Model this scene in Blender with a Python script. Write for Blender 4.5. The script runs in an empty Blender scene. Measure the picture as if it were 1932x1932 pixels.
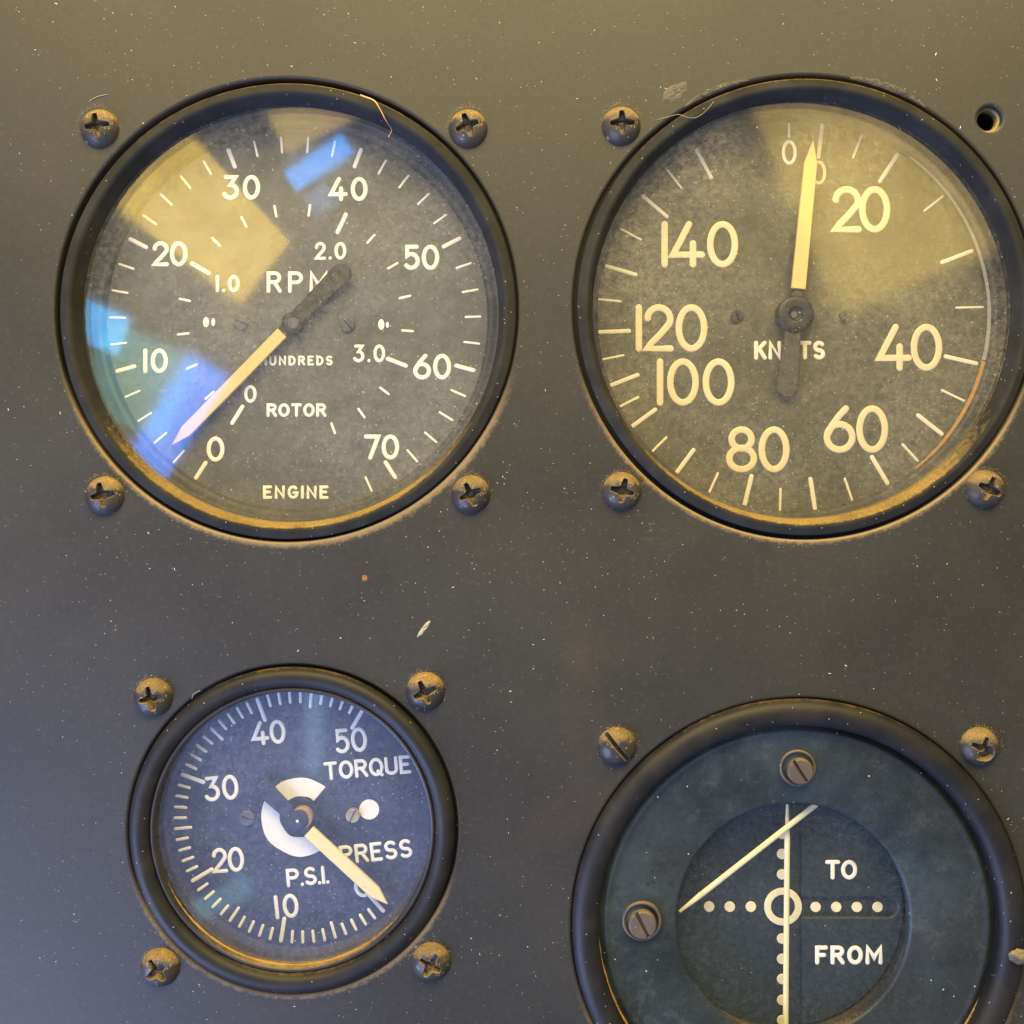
import bpy, bmesh, math, random
from mathutils import Vector, Matrix, noise as mnoise
R_ = math.radians
random.seed(7)
scene = bpy.context.scene
COL = scene.collection

# ------------------------------------------------------------------ camera
MM = 0.001
D = 0.190                      # lens to panel face
S = 0.184 / 1932               # metres per picture unit on the panel face
cam = bpy.data.cameras.new('camera')
cam_o = bpy.data.objects.new('camera', cam)
COL.objects.link(cam_o)
cam_o.location = (0, -D, 0)
cam_o.rotation_euler = (R_(90), 0, 0)
cam.sensor_width = 36
cam.lens = 36 * D / 0.184
cam.clip_start = 0.01
cam.clip_end = 50
scene.camera = cam_o
scene.render.resolution_x = 1024
scene.render.resolution_y = 1024
scene.view_settings.view_transform = 'Standard'
scene.view_settings.look = 'None'
scene.view_settings.exposure = 0.0
scene.view_settings.gamma = 1.0
scene.render.engine = 'CYCLES'

scene.cycles.max_bounces = 7
scene.cycles.transparent_max_bounces = 8

# ------------------------------------------------------------------ light
world = bpy.data.worlds.new('World')
scene.world = world
world.use_nodes = True
bg = world.node_tree.nodes['Background']
bg.inputs['Color'].default_value = (0.80, 0.85, 1.0, 1)
bg.inputs['Strength'].default_value = 0.38


def lamp(name, loc, aim, sx, sy, radiance, color, roll=0.0):
    """a rectangular area lamp, radiance given, watts derived"""
    l = bpy.data.lights.new(name, 'AREA')
    l.shape = 'RECTANGLE'
    l.size, l.size_y = sx, sy
    l.energy = radiance * math.pi * sx * sy
    l.color = color
    o = bpy.data.objects.new(name, l)
    COL.objects.link(o)
    o.location = loc
    d = (Vector(aim) - Vector(loc)).normalized()
    q = d.to_track_quat('-Z', 'Y')
    o.rotation_euler = q.to_euler()
    o.rotation_euler.rotate_axis('Z', roll)
    return o


lamp('ceiling_lamp', (-0.01, -0.26, 0.31), (-.01, 0, 0.04), 0.56, 0.20, 15.5, (1.0, 0.77, 0.30))
lamp('window_low_left', (-0.30, -0.22, -0.27), (-.06, 0, -.06), 0.26, 0.26, 16.0, (0.42, 0.53, 1.0))
# lamps added behind the lens, each placed to make a coloured reflection in the glass

def tilted_lamp(name, a, b, width, radiance, color):
    """an added lamp, tilted so its reflection tapers: its middle line runs from a to b"""
    a, b = Vector(a), Vector(b)
    x = (b - a).normalized()
    y = x.cross(Vector((0, -1, 0))).normalized()
    z = x.cross(y)
    if z.dot(Vector((-.05, 0, .05)) - (a + b) / 2) > 0:
        y, z = -y, -z
    o = lamp(name, (a + b) / 2, (0, 0, 0), (b - a).length, width, radiance, color)
    # area lamps shine along their local -Z, which must face the panel (+Y)
    m = Matrix((x, y, z)).transposed()
    o.rotation_euler = m.to_euler()
    return o


def far_lamp(name, x, y, z, sx, sy, roll, radiance, color):
    o = lamp(name, (x, y, z), (x, 0, z), sx, sy, radiance, color)
    o.rotation_euler = (R_(90), 0, 0)
    o.rotation_euler.rotate_axis('Z', R_(roll))
    return o


# lamps begin
tilted_lamp('refl_lamp_amber', (-0.395, -1.498, 0.383), (-0.447, -0.948, 0.424), 0.127, 6.6, (1, 0.65, 0.07))
far_lamp('refl_lamp_amber_high', -0.250, -1.198, 0.546, 0.150, 0.087, 26, 3.8, (1, 0.66, 0.14))
far_lamp('refl_lamp_blue', -0.227, -1.048, 0.411, 0.082, 0.027, 34, 11, (0.015, 0.32, 1))
far_lamp('refl_lamp_blue_low', -0.234, -1.098, 0.382, 0.034, 0.030, 33, 2.6, (0.3, 0.5, 1))
far_lamp('refl_lamp_sky_blue', -0.510, -1.098, 0.229, 0.078, 0.049, -22, 10, (0.06, 0.46, 1))
far_lamp('refl_lamp_teal', -0.532, -1.298, 0.186, 0.142, 0.127, -25, 2.2, (0.14, 0.8, 0.85))
far_lamp('refl_lamp_deep_blue', -0.425, -1.148, 0.121, 0.155, 0.059, 58, 10, (0.015, 0.22, 1))
far_lamp('refl_lamp_amber_right', 0.506, -1.198, 0.458, 0.293, 0.307, 23, 3.5, (1, 0.67, 0.12))
far_lamp('refl_lamp_cool', -0.297, -1.248, -0.451, 0.405, 0.463, 0, 1, (0.22, 0.36, 1))
far_lamp('refl_lamp_cyan', -0.354, -1.098, -0.472, 0.078, 0.026, 28, 1.6, (0.35, 0.85, 1))
far_lamp('cyan_strip', -0.242, -1.098, -0.265, 0.023, 0.110, 0, 2, (0.4, 0.75, 1))
# lamps end

# ------------------------------------------------------------------ helpers


def link(o, parent=None):
    COL.objects.link(o)
    if parent is not None:
        o.parent = parent
    return o


def mesh_obj(name, verts, faces, mat, parent=None, smooth=35):
    me = bpy.data.meshes.new(name)
    me.from_pydata(verts, [], faces)
    me.update()
    if smooth:
        me.polygons.foreach_set('use_smooth', [True] * len(me.polygons))
        me.set_sharp_from_angle(angle=R_(smooth))
    me.materials.append(mat)
    return link(bpy.data.objects.new(name, me), parent)


def tag(o, label, cat, group=None):
    o['label'] = label
    o['category'] = cat
    if group:
        o['group'] = group


def lathe(profile, seg=160, closed=False, c=(0, 0), wob=0.0, seed=0):
    vs, fs = [], []
    n = len(profile)
    for i in range(seg):
        a = 2 * math.pi * i / seg
        w = wob * mnoise.noise(Vector((math.cos(a) * 2.2, math.sin(a) * 2.2, seed))) if wob else 0
        for r, z in profile:
            vs.append((c[0] + (r + w) * math.cos(a), c[1] + (r + w) * math.sin(a), z))
    for i in range(seg):
        j = (i + 1) % seg
        m = n if closed else n - 1
        for k in range(m):
            k2 = (k + 1) % n
            fs.append((i * n + k, i * n + k2, j * n + k2, j * n + k))
    return vs, fs


def rounded(pts, rad, steps=5):
    """round the inner corners of an open (r,z) profile"""
    out = [pts[0]]
    for i in range(1, len(pts) - 1):
        p, a, b = Vector(pts[i]), Vector(pts[i - 1]), Vector(pts[i + 1])
        r = min(rad, (a - p).length * .45, (b - p).length * .45)
        s, e = p + (a - p).normalized() * r, p + (b - p).normalized() * r
        for k in range(steps + 1):
            t = k / steps
            q = s * (1 - t) ** 2 + p * 2 * t * (1 - t) + e * t * t
            out.append((q.x, q.y))
    out.append(pts[-1])
    return out


def disc(r, z0, z1, seg=96, c=(0, 0), bev=0.0):
    """closed disc from z0 (back) to z1 (front)"""
    prof = [(r, z0), (r, z1 - bev), (r - bev, z1)] if bev else [(r, z0), (r, z1)]
    vs, fs = lathe(prof, seg, c=c)
    n = len(prof)
    fs.append(tuple(i * n + n - 1 for i in range(seg)))
    fs.append(tuple(i * n for i in reversed(range(seg))))
    return vs, fs


def sweep(path, hw, h, z0, closed=False, cap=4):
    """a raised round-ended stroke of paint along a 2D path"""
    pts = [Vector(p) for p in path]
    n = len(pts)
    prof = [(-1, 0), (-.93, .55), (-.6, .92), (0, 1), (.6, .92), (.93, .55), (1, 0)]
    m = len(prof)
    rings = []

    def nrm(i):
        if closed:
            a, b = pts[(i - 1) % n], pts[(i + 1) % n]
            return None, a, b
        a, b = pts[max(i - 1, 0)], pts[min(i + 1, n - 1)]
        return None, a, b
    for i in range(n):
        p = pts[i]
        _, a, b = nrm(i)
        d1 = (p - a).normalized() if (p - a).length > 1e-9 else (b - p).normalized()
        d2 = (b - p).normalized() if (b - p).length > 1e-9 else d1
        t = (d1 + d2)
        t = t.normalized() if t.length > 1e-6 else d1
        nn = Vector((-t.y, t.x))
        k = 1 / max(0.55, nn.dot(Vector((-d1.y, d1.x))))
        rings.append((p, nn * hw * k, 1.0))
    if not closed:
        d0 = (pts[1] - pts[0]).normalized()
        d1 = (pts[-1] - pts[-2]).normalized()
        st, en = [], []
        for k in range(1, cap + 1):
            a = math.pi / 2 * k / cap * .96
            cs, sn = math.cos(a), math.sin(a)
            st.append((pts[0] - d0 * hw * sn, Vector((-d0.y, d0.x)) * hw * cs, max(cs, .3)))
            en.append((pts[-1] + d1 * hw * sn, Vector((-d1.y, d1.x)) * hw * cs, max(cs, .3)))
        rings = list(reversed(st)) + rings + en
    vs, fs = [], []
    for p, nn, hs in rings:
        for u, v in prof:
            q = p + nn * u
            vs.append((q.x, q.y, z0 + h * v * hs))
    N = len(rings)
    for i in range(N if closed else N - 1):
        j = (i + 1) % N
        for k in range(m - 1):
            fs.append((i * m + k, j * m + k, j * m + k + 1, i * m + k + 1))
    if not closed:
        fs.append(tuple(range(m)))
        fs.append(tuple(reversed(range((N - 1) * m, N * m))))
    return vs, fs


def merge(parts):
    vs, fs = [], []
    for v, f in parts:
        o = len(vs)
        vs += v
        fs += [tuple(i + o for i in q) for q in f]
    return vs, fs


def prism(outline, z0, z1, bev=0.0):
    """closed flat plate from an outline (counter-clockwise), front edge chamfered"""
    n = len(outline)
    vs = [(x, y, z0) for x, y in outline] + [(x, y, z1 - bev) for x, y in outline]
    fs = [tuple(reversed(range(n)))]
    for i in range(n):
        j = (i + 1) % n
        fs.append((i, j, n + j, n + i))
    if bev:
        ins = []
        for i in range(n):
            p, a, b = Vector(outline[i]), Vector(outline[i - 1]), Vector(outline[(i + 1) % n])
            d = ((p - a).normalized() + (b - p).normalized())
            d = d.normalized() if d.length > 1e-9 else (b - p).normalized()
            nn = Vector((-d.y, d.x))
            q = p + nn * bev
            ins.append((q.x, q.y, z1))
        vs += ins
        for i in range(n):
            j = (i + 1) % n
            fs.append((n + i, n + j, 2 * n + j, 2 * n + i))
        fs.append(tuple(range(2 * n, 3 * n)))
    else:
        fs.append(tuple(range(n, 2 * n)))
    return vs, fs


# ------------------------------------------------------------------ materials
class NT:
    def __init__(s, name):
        s.m = bpy.data.materials.new(name)
        s.m.use_nodes = True
        s.t = s.m.node_tree
        s.t.nodes.clear()
        s.out = s.t.nodes.new('ShaderNodeOutputMaterial')
        s.tc = s.t.nodes.new('ShaderNodeTexCoord')
        s.geo = s.t.nodes.new('ShaderNodeNewGeometry')

    def n(s, typ, ins=None, **kw):
        o = s.t.nodes.new(typ)
        for k, v in kw.items():
            setattr(o, k, v)
        for k, v in (ins or {}).items():
            if isinstance(v, bpy.types.NodeSocket):
                s.t.links.new(v, o.inputs[k])
            else:
                o.inputs[k].default_value = v
        return o

    def math(s, op, a, b=0.0, c=0.0):
        return s.n('ShaderNodeMath', {0: a, 1: b, 2: c}, operation=op).outputs[0]

    def rng(s, v, a, b, c=0.0, d=1.0):
        return s.n('ShaderNodeMapRange', {0: v, 1: a, 2: b, 3: c, 4: d}, interpolation_type='SMOOTHSTEP').outputs[0]

    def noise(s, scale, detail=3.0, rough=.55, vec=None, dist=0.0):
        return s.n('ShaderNodeTexNoise', {'Vector': vec or s.tc.outputs['Object'], 'Scale': scale, 'Detail': detail,
                                          'Roughness': rough, 'Distortion': dist}).outputs[0]

    def mix(s, f, a, b):
        o = s.n('ShaderNodeMix', data_type='RGBA')
        for k, v in ((0, f), (6, a), (7, b)):
            if isinstance(v, bpy.types.NodeSocket):
                s.t.links.new(v, o.inputs[k])
            else:
                o.inputs[k].default_value = v if k == 0 else (*v, 1)
        return o.outputs[2]

    def up(s):
        sep = s.n('ShaderNodeSeparateXYZ', {0: s.geo.outputs['Normal']})
        return sep.outputs[2]

    def specks(s, scale, size, keep, vec=None):
        v = s.n('ShaderNodeTexVoronoi', {'Vector': vec or s.tc.outputs['Object'], 'Scale': scale, 'Randomness': 1.0})
        d = s.rng(v.outputs['Distance'], size, size * .6)
        sep = s.n('ShaderNodeSeparateColor', {0: v.outputs['Color']})
        g = s.math('GREATER_THAN', sep.outputs[0], 1 - keep)
        return s.math('MULTIPLY', d, g)

    def bsdf(s, col, rough, bump=None, bstr=.2, bdist=.0001, spec=.5, metal=0.0):
        b = s.n('ShaderNodeBsdfPrincipled', {'Base Color': col if isinstance(col, bpy.types.NodeSocket) else (*col, 1),
                                             'Roughness': rough, 'Specular IOR Level': spec, 'Metallic': metal})
        if bump is not None:
            bm = s.n('ShaderNodeBump', {'Height': bump, 'Strength': bstr, 'Distance': bdist})
            s.t.links.new(bm.outputs[0], b.inputs['Normal'])
        s.t.links.new(b.outputs[0], s.out.inputs[0])
        return b


DUST = (0.42, 0.285, 0.11)
DUST2 = (0.30, 0.22, 0.12)


def m_coated(name, base, rough=.42, dust=.8, lo=.25, hi=.85, specks=.35, dustcol=DUST, base2=None, spec=.5, patch=.45, metal=0.0):
    """dark paint with dust lying on whatever faces upward"""
    t = NT(name)
    ps = t.geo.outputs['Position']
    n1 = t.noise(900, 4, .6, ps)
    n2 = t.noise(3400, 4, .7, ps)
    n3 = t.noise(140, 3, .6, ps)
    n5 = t.noise(110, 4, .65, ps, .5)
    col = t.mix(t.rng(n3, .35, .7), base, base2 or tuple(c * 1.5 for c in base))
    u = t.up()
    j = t.math('MULTIPLY_ADD', t.math('SUBTRACT', n1, .5), .5, u)
    f = t.math('MULTIPLY', t.rng(j, lo, hi), dust)
    f = t.math('MULTIPLY', f, t.rng(n2, .3, .62, .30, 1.0))
    f = t.math('MULTIPLY', f, t.rng(n5, .34, .60, patch, 1.0))
    dc = t.mix(n2, dustcol, tuple(c * .62 for c in dustcol))
    col = t.mix(f, col, dc)
    sp = t.math('MULTIPLY', t.specks(900, .11, specks, ps), .7)
    col = t.mix(sp, col, (.55, .48, .36))
    rg = t.math('MULTIPLY_ADD', f, .45, rough)
    rg = t.math('MULTIPLY_ADD', t.math('SUBTRACT', n3, .5), .2, rg)
    bh = t.math('MULTIPLY_ADD', t.math('MULTIPLY', f, n2), 2.0, t.math('MULTIPLY', n1, .35))
    t.bsdf(col, rg, bh, .55, .00012, spec, metal)
    return t.m


def m_screw():
    m = m_coated('screw_black', (.030, .028, .026), .46, .95, .10, .58, .45, (.40, .26, .09), (.050, .042, .033), spec=.4, patch=.55)
    nt = m.node_tree
    b = [n for n in nt.nodes if n.type == 'BSDF_PRINCIPLED'][0]
    src = b.inputs['Base Color'].links[0].from_socket
    g = nt.nodes.new('ShaderNodeNewGeometry')
    r = nt.nodes.new('ShaderNodeMapRange')
    r.inputs[1].default_value, r.inputs[2].default_value = .53, .60
    r.inputs[4].default_value = .55
    nt.links.new(g.outputs['Pointiness'], r.inputs[0])
    mx = nt.nodes.new('ShaderNodeMix')
    mx.data_type = 'RGBA'
    nt.links.new(r.outputs[0], mx.inputs[0])
    nt.links.new(src, mx.inputs[6])
    mx.inputs[7].default_value = (.34, .27, .16, 1)
    nt.links.new(mx.outputs[2], b.inputs['Base Color'])
    return m


def m_paint(name, col, rough=.6, grime=.25, grimecol=(.20, .16, .08), edge=None):
    t = NT(name)
    n1 = t.noise(450, 4, .65)
    n2 = t.noise(1800, 2)
    c = t.mix(t.math('MULTIPLY', t.rng(n1, .5, .8), grime), col, grimecol)
    c = t.mix(t.math('MULTIPLY', t.specks(1300, .16, .22), .7), c, (.12, .09, .05))
    t.bsdf(c, rough, n2, .3, .00006)
    return t.m


def m_dial(name, a, b, rough=.65, sp=.4, dcol=(.30, .27, .20)):
    t = NT(name)
    n1 = t.noise(160, 6, .7)
    n2 = t.noise(3200, 4, .7)
    c = t.mix(t.rng(n1, .3, .75), a, b)
    c = t.mix(t.math('MULTIPLY', t.rng(n2, .48, .72), .36), c, dcol)
    c = t.mix(t.math('MULTIPLY', t.specks(1100, .14, sp), .75), c, (.5, .46, .36))
    t.bsdf(c, rough, n2, .3, .00006)
    return t.m


def m_glass(name, dust, dustcol, rough=.035, seed=0.0, contrast=1.0, refl=.045, fine=.5, sp=1.0):
    """clear pane with a film of dust and smears on it"""
    t = NT(name)
    mp = t.n('ShaderNodeMapping', {0: t.tc.outputs['Object'], 1: (seed, seed * .7, 0)})
    v = mp.outputs[0]
    mp2 = t.n('ShaderNodeMapping', {0: v, 2: (0, 0, R_(28)), 3: (1, 3.2, 1)})
    n1 = t.noise(45, 5, .62, v)
    n2 = t.noise(900, 5, .75, v, .6)
    n3 = t.noise(520, 5, .75, mp2.outputs[0], 1.2)
    n4 = t.noise(4200, 3, .7, v)
    f = t.rng(n1, .28, .72, 1 - .45 * contrast, 1 + .35 * contrast)
    g = t.math('ADD', t.rng(n2, .38, .66, 1 - fine, 1 + fine * .4), t.rng(n3, .48, .72, 0, fine * .9))
    g = t.math('MULTIPLY', g, t.rng(n4, .34, .66, .45, 1.5))
    f = t.math('MULTIPLY', t.math('MULTIPLY', f, g), dust)
    f = t.math('ADD', f, t.math('MULTIPLY', t.specks(900, .12, .30, v), .45 * sp))
    f = t.math('ADD', f, t.math('MULTIPLY', t.specks(380, .06, .25, v), .7 * sp))
    f = t.math('MINIMUM', f, .9)
    dt = t.n('ShaderNodeVectorMath', {0: t.geo.outputs['Incoming'], 1: t.geo.outputs['Normal']}, operation='DOT_PRODUCT')
    c = t.math('ABSOLUTE', dt.outputs['Value'])
    sch = t.math('POWER', t.math('SUBTRACT', 1.0, c), 5.0)
    fr = t.math('MULTIPLY', t.math('MULTIPLY_ADD', sch, 1 - refl, refl), t.math('MULTIPLY', t.rng(n1, .3, .7, .78, 1.15), t.rng(n3, .4, .7, 1.08, .8)))
    tr = t.n('ShaderNodeBsdfTransparent', {0: (.97, .975, .97, 1)})
    gl = t.n('ShaderNodeBsdfGlossy', {'Color': (1, 1, 1, 1), 'Roughness': t.math('MULTIPLY', t.rng(n1, .3, .7, .7, 1.5), rough)})
    m1 = t.n('ShaderNodeMixShader', {0: fr, 1: tr.outputs[0], 2: gl.outputs[0]})
    df = t.n('ShaderNodeBsdfDiffuse', {0: (*dustcol, 1)})
    m2 = t.n('ShaderNodeMixShader', {0: f, 1: m1.outputs[0], 2: df.outputs[0]})
    t.t.links.new(m2.outputs[0], t.out.inputs[0])
    return t.m


# ------------------------------------------------------------------ where the gauges sit (picture units on the panel face)
GA = {  # centre x, y, cut-out radius in the panel
    'rpm': (544, 588, 437), 'knots': (1519, 580, 438), 'torque': (552, 1565, 311), 'course': (1507, 1746, 429)}


def pm(px, py, z=0.0):
    """picture unit -> metres on a plane z in front of the panel face"""
    k = S * (D - z) / D
    return ((px - 966) * k, (966 - py) * k)


# ------------------------------------------------------------------ panel
def m_panel():
    t = NT('panel_paint')
    P = t.tc.outputs['Object']
    n1 = t.noise(26, 5, .6)
    n2 = t.noise(900, 4, .6)
    n3 = t.noise(3200, 2, .5)
    c = t.mix(t.rng(n1, .3, .7), (.0245, .0245, .024), (.030, .030, .028))
    c = t.mix(t.math('MULTIPLY', t.rng(n2, .5, .8), .30), c, (.075, .068, .055))
    worn = t.rng(t.noise(14, 4, .6, None, .4), .60, .74)
    c = t.mix(t.math('MULTIPLY', worn, .45), c, (.070, .052, .038))
    # dust gathered in a fringe along the lower rim of each cut-out
    sep = t.n('ShaderNodeSeparateXYZ', {0: P})
    tot = None
    for k, (gx, gy, gr) in GA.items():
        cx, cy = pm(gx, gy)
        r = gr * S
        dx = t.math('SUBTRACT', sep.outputs[0], cx)
        dy = t.math('SUBTRACT', sep.outputs[1], cy)
        ln = t.math('SQRT', t.math('ADD', t.math('MULTIPLY', dx, dx), t.math('MULTIPLY', dy, dy)))
        e = t.math('SUBTRACT', ln, r)
        e = t.math('MULTIPLY_ADD', t.math('SUBTRACT', n2, .5), .0016, e)
        f = t.math('MULTIPLY', t.rng(e, .0012, .0001), t.rng(dy, -.2 * r, -.62 * r))
        tot = f if tot is None else t.math('MAXIMUM', tot, f)
    u = t.math('MULTIPLY_ADD', t.math('SUBTRACT', n2, .5), .5, t.up())
    lip = t.rng(u, .25, .8)
    d = t.math('MINIMUM', t.math('ADD', t.math('MULTIPLY', tot, .62), t.math('MULTIPLY', lip, .8)), .9)
    c = t.mix(d, c, t.mix(n3, (.40, .28, .13), (.20, .15, .09)))
    s1 = t.math('MULTIPLY', t.specks(520, .075, .30), t.rng(n1, .35, .7, .15, 1.0))
    s2 = t.specks(1000, .13, .16)
    c = t.mix(t.math('MULTIPLY', s1, .75), c, (.42, .38, .31))
    c = t.mix(t.math('MULTIPLY', s2, .40), c, (.36, .32, .26))
    # fine scratches
    mp = t.n('ShaderNodeMapping', {0: P, 2: (0, 0, R_(62)), 3: (1, 14, 1)})
    sc = t.noise(75, 2, .4, mp.outputs[0])
    sl = t.math('MULTIPLY', t.rng(t.math('ABSOLUTE', t.math('SUBTRACT', sc, .5)), .004, .0), t.rng(t.noise(60, 2), .62, .72))
    c = t.mix(t.math('MULTIPLY', sl, .35), c, (.26, .24, .20))
    mp3 = t.n('ShaderNodeMapping', {0: P, 2: (0, 0, R_(-35)), 3: (1, 18, 1)})
    sc3 = t.noise(110, 2, .4, mp3.outputs[0])
    sl3 = t.math('MULTIPLY', t.rng(t.math('ABSOLUTE', t.math('SUBTRACT', sc3, .5)), .004, .0), t.rng(t.noise(48, 2, .5, None, .3), .63, .74))
    c = t.mix(t.math('MULTIPLY', sl3, .25), c, (.22, .20, .17))
    rg = t.rng(n1, .3, .7, .44, .56)
    bh = t.math('ADD', t.math('MULTIPLY', n2, .7), t.math('MULTIPLY', n3, .25))
    t.bsdf(c, rg, bh, .22, .00010, .32)
    return t.m


def build_panel():
    bev = 0.55 * MM
    cu = bpy.data.curves.new('panel_curve', 'CURVE')
    cu.dimensions = '2D'
    cu.fill_mode = 'BOTH'
    cu.extrude = 0.6 * MM
    cu.bevel_depth = bev
    cu.bevel_resolution = 4

    def poly(pts):
        sp = cu.splines.new('POLY')
        sp.points.add(len(pts) - 1)
        for p, (x, y) in zip(sp.points, pts):
            p.co = (x, y, 0, 1)
        sp.use_cyclic_u = True
    W = .19
    poly([(-W, -W), (W, -W), (W, W), (-W, W)])

    def hole(cx, cy, r, n=160, dx=0, dy=0):
        poly([(cx + dx + (r + bev) * math.cos(-2 * math.pi * i / n), cy + dy + (r + bev) * math.sin(-2 * math.pi * i / n)) for i in range(n)])
    off = {'rpm': (-.35 * MM, .32 * MM)}
    for k, (gx, gy, gr) in GA.items():
        dx, dy = off.get(k, (0, 0))
        hole(*pm(gx, gy), gr * S, 200, dx, dy)
    hole(*pm(1868, 223), 2.25 * MM, 40)
    tmp = bpy.data.objects.new('tmp_panel', cu)
    COL.objects.link(tmp)
    dg = bpy.context.evaluated_depsgraph_get()
    me = bpy.data.meshes.new_from_object(tmp.evaluated_get(dg))
    bpy.data.objects.remove(tmp)
    me.name = 'instrument_panel'
    zmax = max(v.co.z for v in me.vertices)
    for v in me.vertices:
        v.co.z -= zmax
    me.update()
    for p in me.polygons:
        p.use_smooth = abs(p.normal.z) < .995
    me.materials.clear()
    me.materials.append(m_panel())
    o = link(bpy.data.objects.new('instrument_panel', me))
    o.rotation_euler = (R_(90), 0, 0)
    o['kind'] = 'structure'
    o['label'] = 'flat dark painted metal instrument panel with round cut-outs'
    return o


panel = build_panel()

# ------------------------------------------------------------------ shared materials
M = {}
M['bezel'] = m_coated('bezel_black', (.022, .022, .021), .72, .95, .46, .84, .35, (.44, .30, .115), spec=.06, patch=.6)
M['bezel_tube'] = m_coated('bezel_tube_black', (.010, .010, .012), .52, .5, .78, 1.1, .35, base2=(.020, .018, .015), spec=.30)
M['lip'] = m_coated('lip_black', (.020, .017, .019), .40, .85, .60, 1.0, .15, (.46, .28, .10))
M['wall'] = m_coated('wall_black', (.016, .015, .014), .6, .22, .3, .9, .8, (.28, .22, .13))
M['case'] = m_coated('case_black', (.012, .012, .012), .6, .2, .5, 1, .1)
M['screw'] = m_screw()
M['screw_brown'] = m_coated('screw_brown', (.075, .062, .055), .45, .55, .3, .8, .5, (.36, .26, .14), (.11, .085, .07))
M['steel'] = m_coated('small_screw_steel', (.06, .06, .065), .32, .4, .4, .9, .3, (.4, .3, .15))
M['white'] = m_paint('dial_white', (.74, .72, .65), .6, .18)
M['cream'] = m_paint('dial_cream', (.66, .54, .33), .6, .22, (.42, .30, .10))
M['creamwhite'] = m_paint('dial_cream_white', (.68, .61, .48), .6, .2)
M['bone'] = m_paint('dial_bone', (.74, .66, .44), .55, .25)
M['bonewhite'] = m_paint('dial_bone_white', (.78, .76, .68), .55, .15)
M['needle'] = m_paint('needle_yellow', (.66, .44, .16), .5, .12, (.5, .30, .08))
M['needle_pale'] = m_paint('needle_pale_yellow', (.78, .62, .29), .5, .25, (.55, .36, .12))
M['needle_bone'] = m_paint('needle_bone', (.74, .67, .40), .5, .25)
M['blackpart'] = m_dial('pointer_black', (.006, .006, .006), (.014, .014, .013), .5, .2, (.035, .035, .03))
M['dial_rpm'] = m_dial('dial_rpm', (.056, .057, .055), (.098, .098, .092), .6, .35, (.14, .14, .125))
M['dial_knots'] = m_dial('dial_knots', (.040, .038, .024), (.082, .075, .044), .65, .5, (.15, .13, .075))
M['dial_torque'] = m_dial('dial_torque', (.010, .013, .032), (.018, .021, .048), .65, .35, (.05, .055, .09))
M['dial_course'] = m_dial('dial_course', (.008, .016, .025), (.013, .024, .036), .6, .04, (.022, .034, .045))
M['face_course'] = None

# ------------------------------------------------------------------ stroke lettering


def arc(cx, cy, rx, ry, a0, a1, n=14):
    return [(cx + rx * math.cos(R_(a0 + (a1 - a0) * i / n)), cy + ry * math.sin(R_(a0 + (a1 - a0) * i / n))) for i in range(n + 1)]


def ell(cx, cy, rx, ry, n=28):
    return ('c', [(cx + rx * math.cos(2 * math.pi * i / n), cy + ry * math.sin(2 * math.pi * i / n)) for i in range(n)])


def L(*p):
    return ('o', list(p))


def A(pts):
    return ('o', pts)


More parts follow.
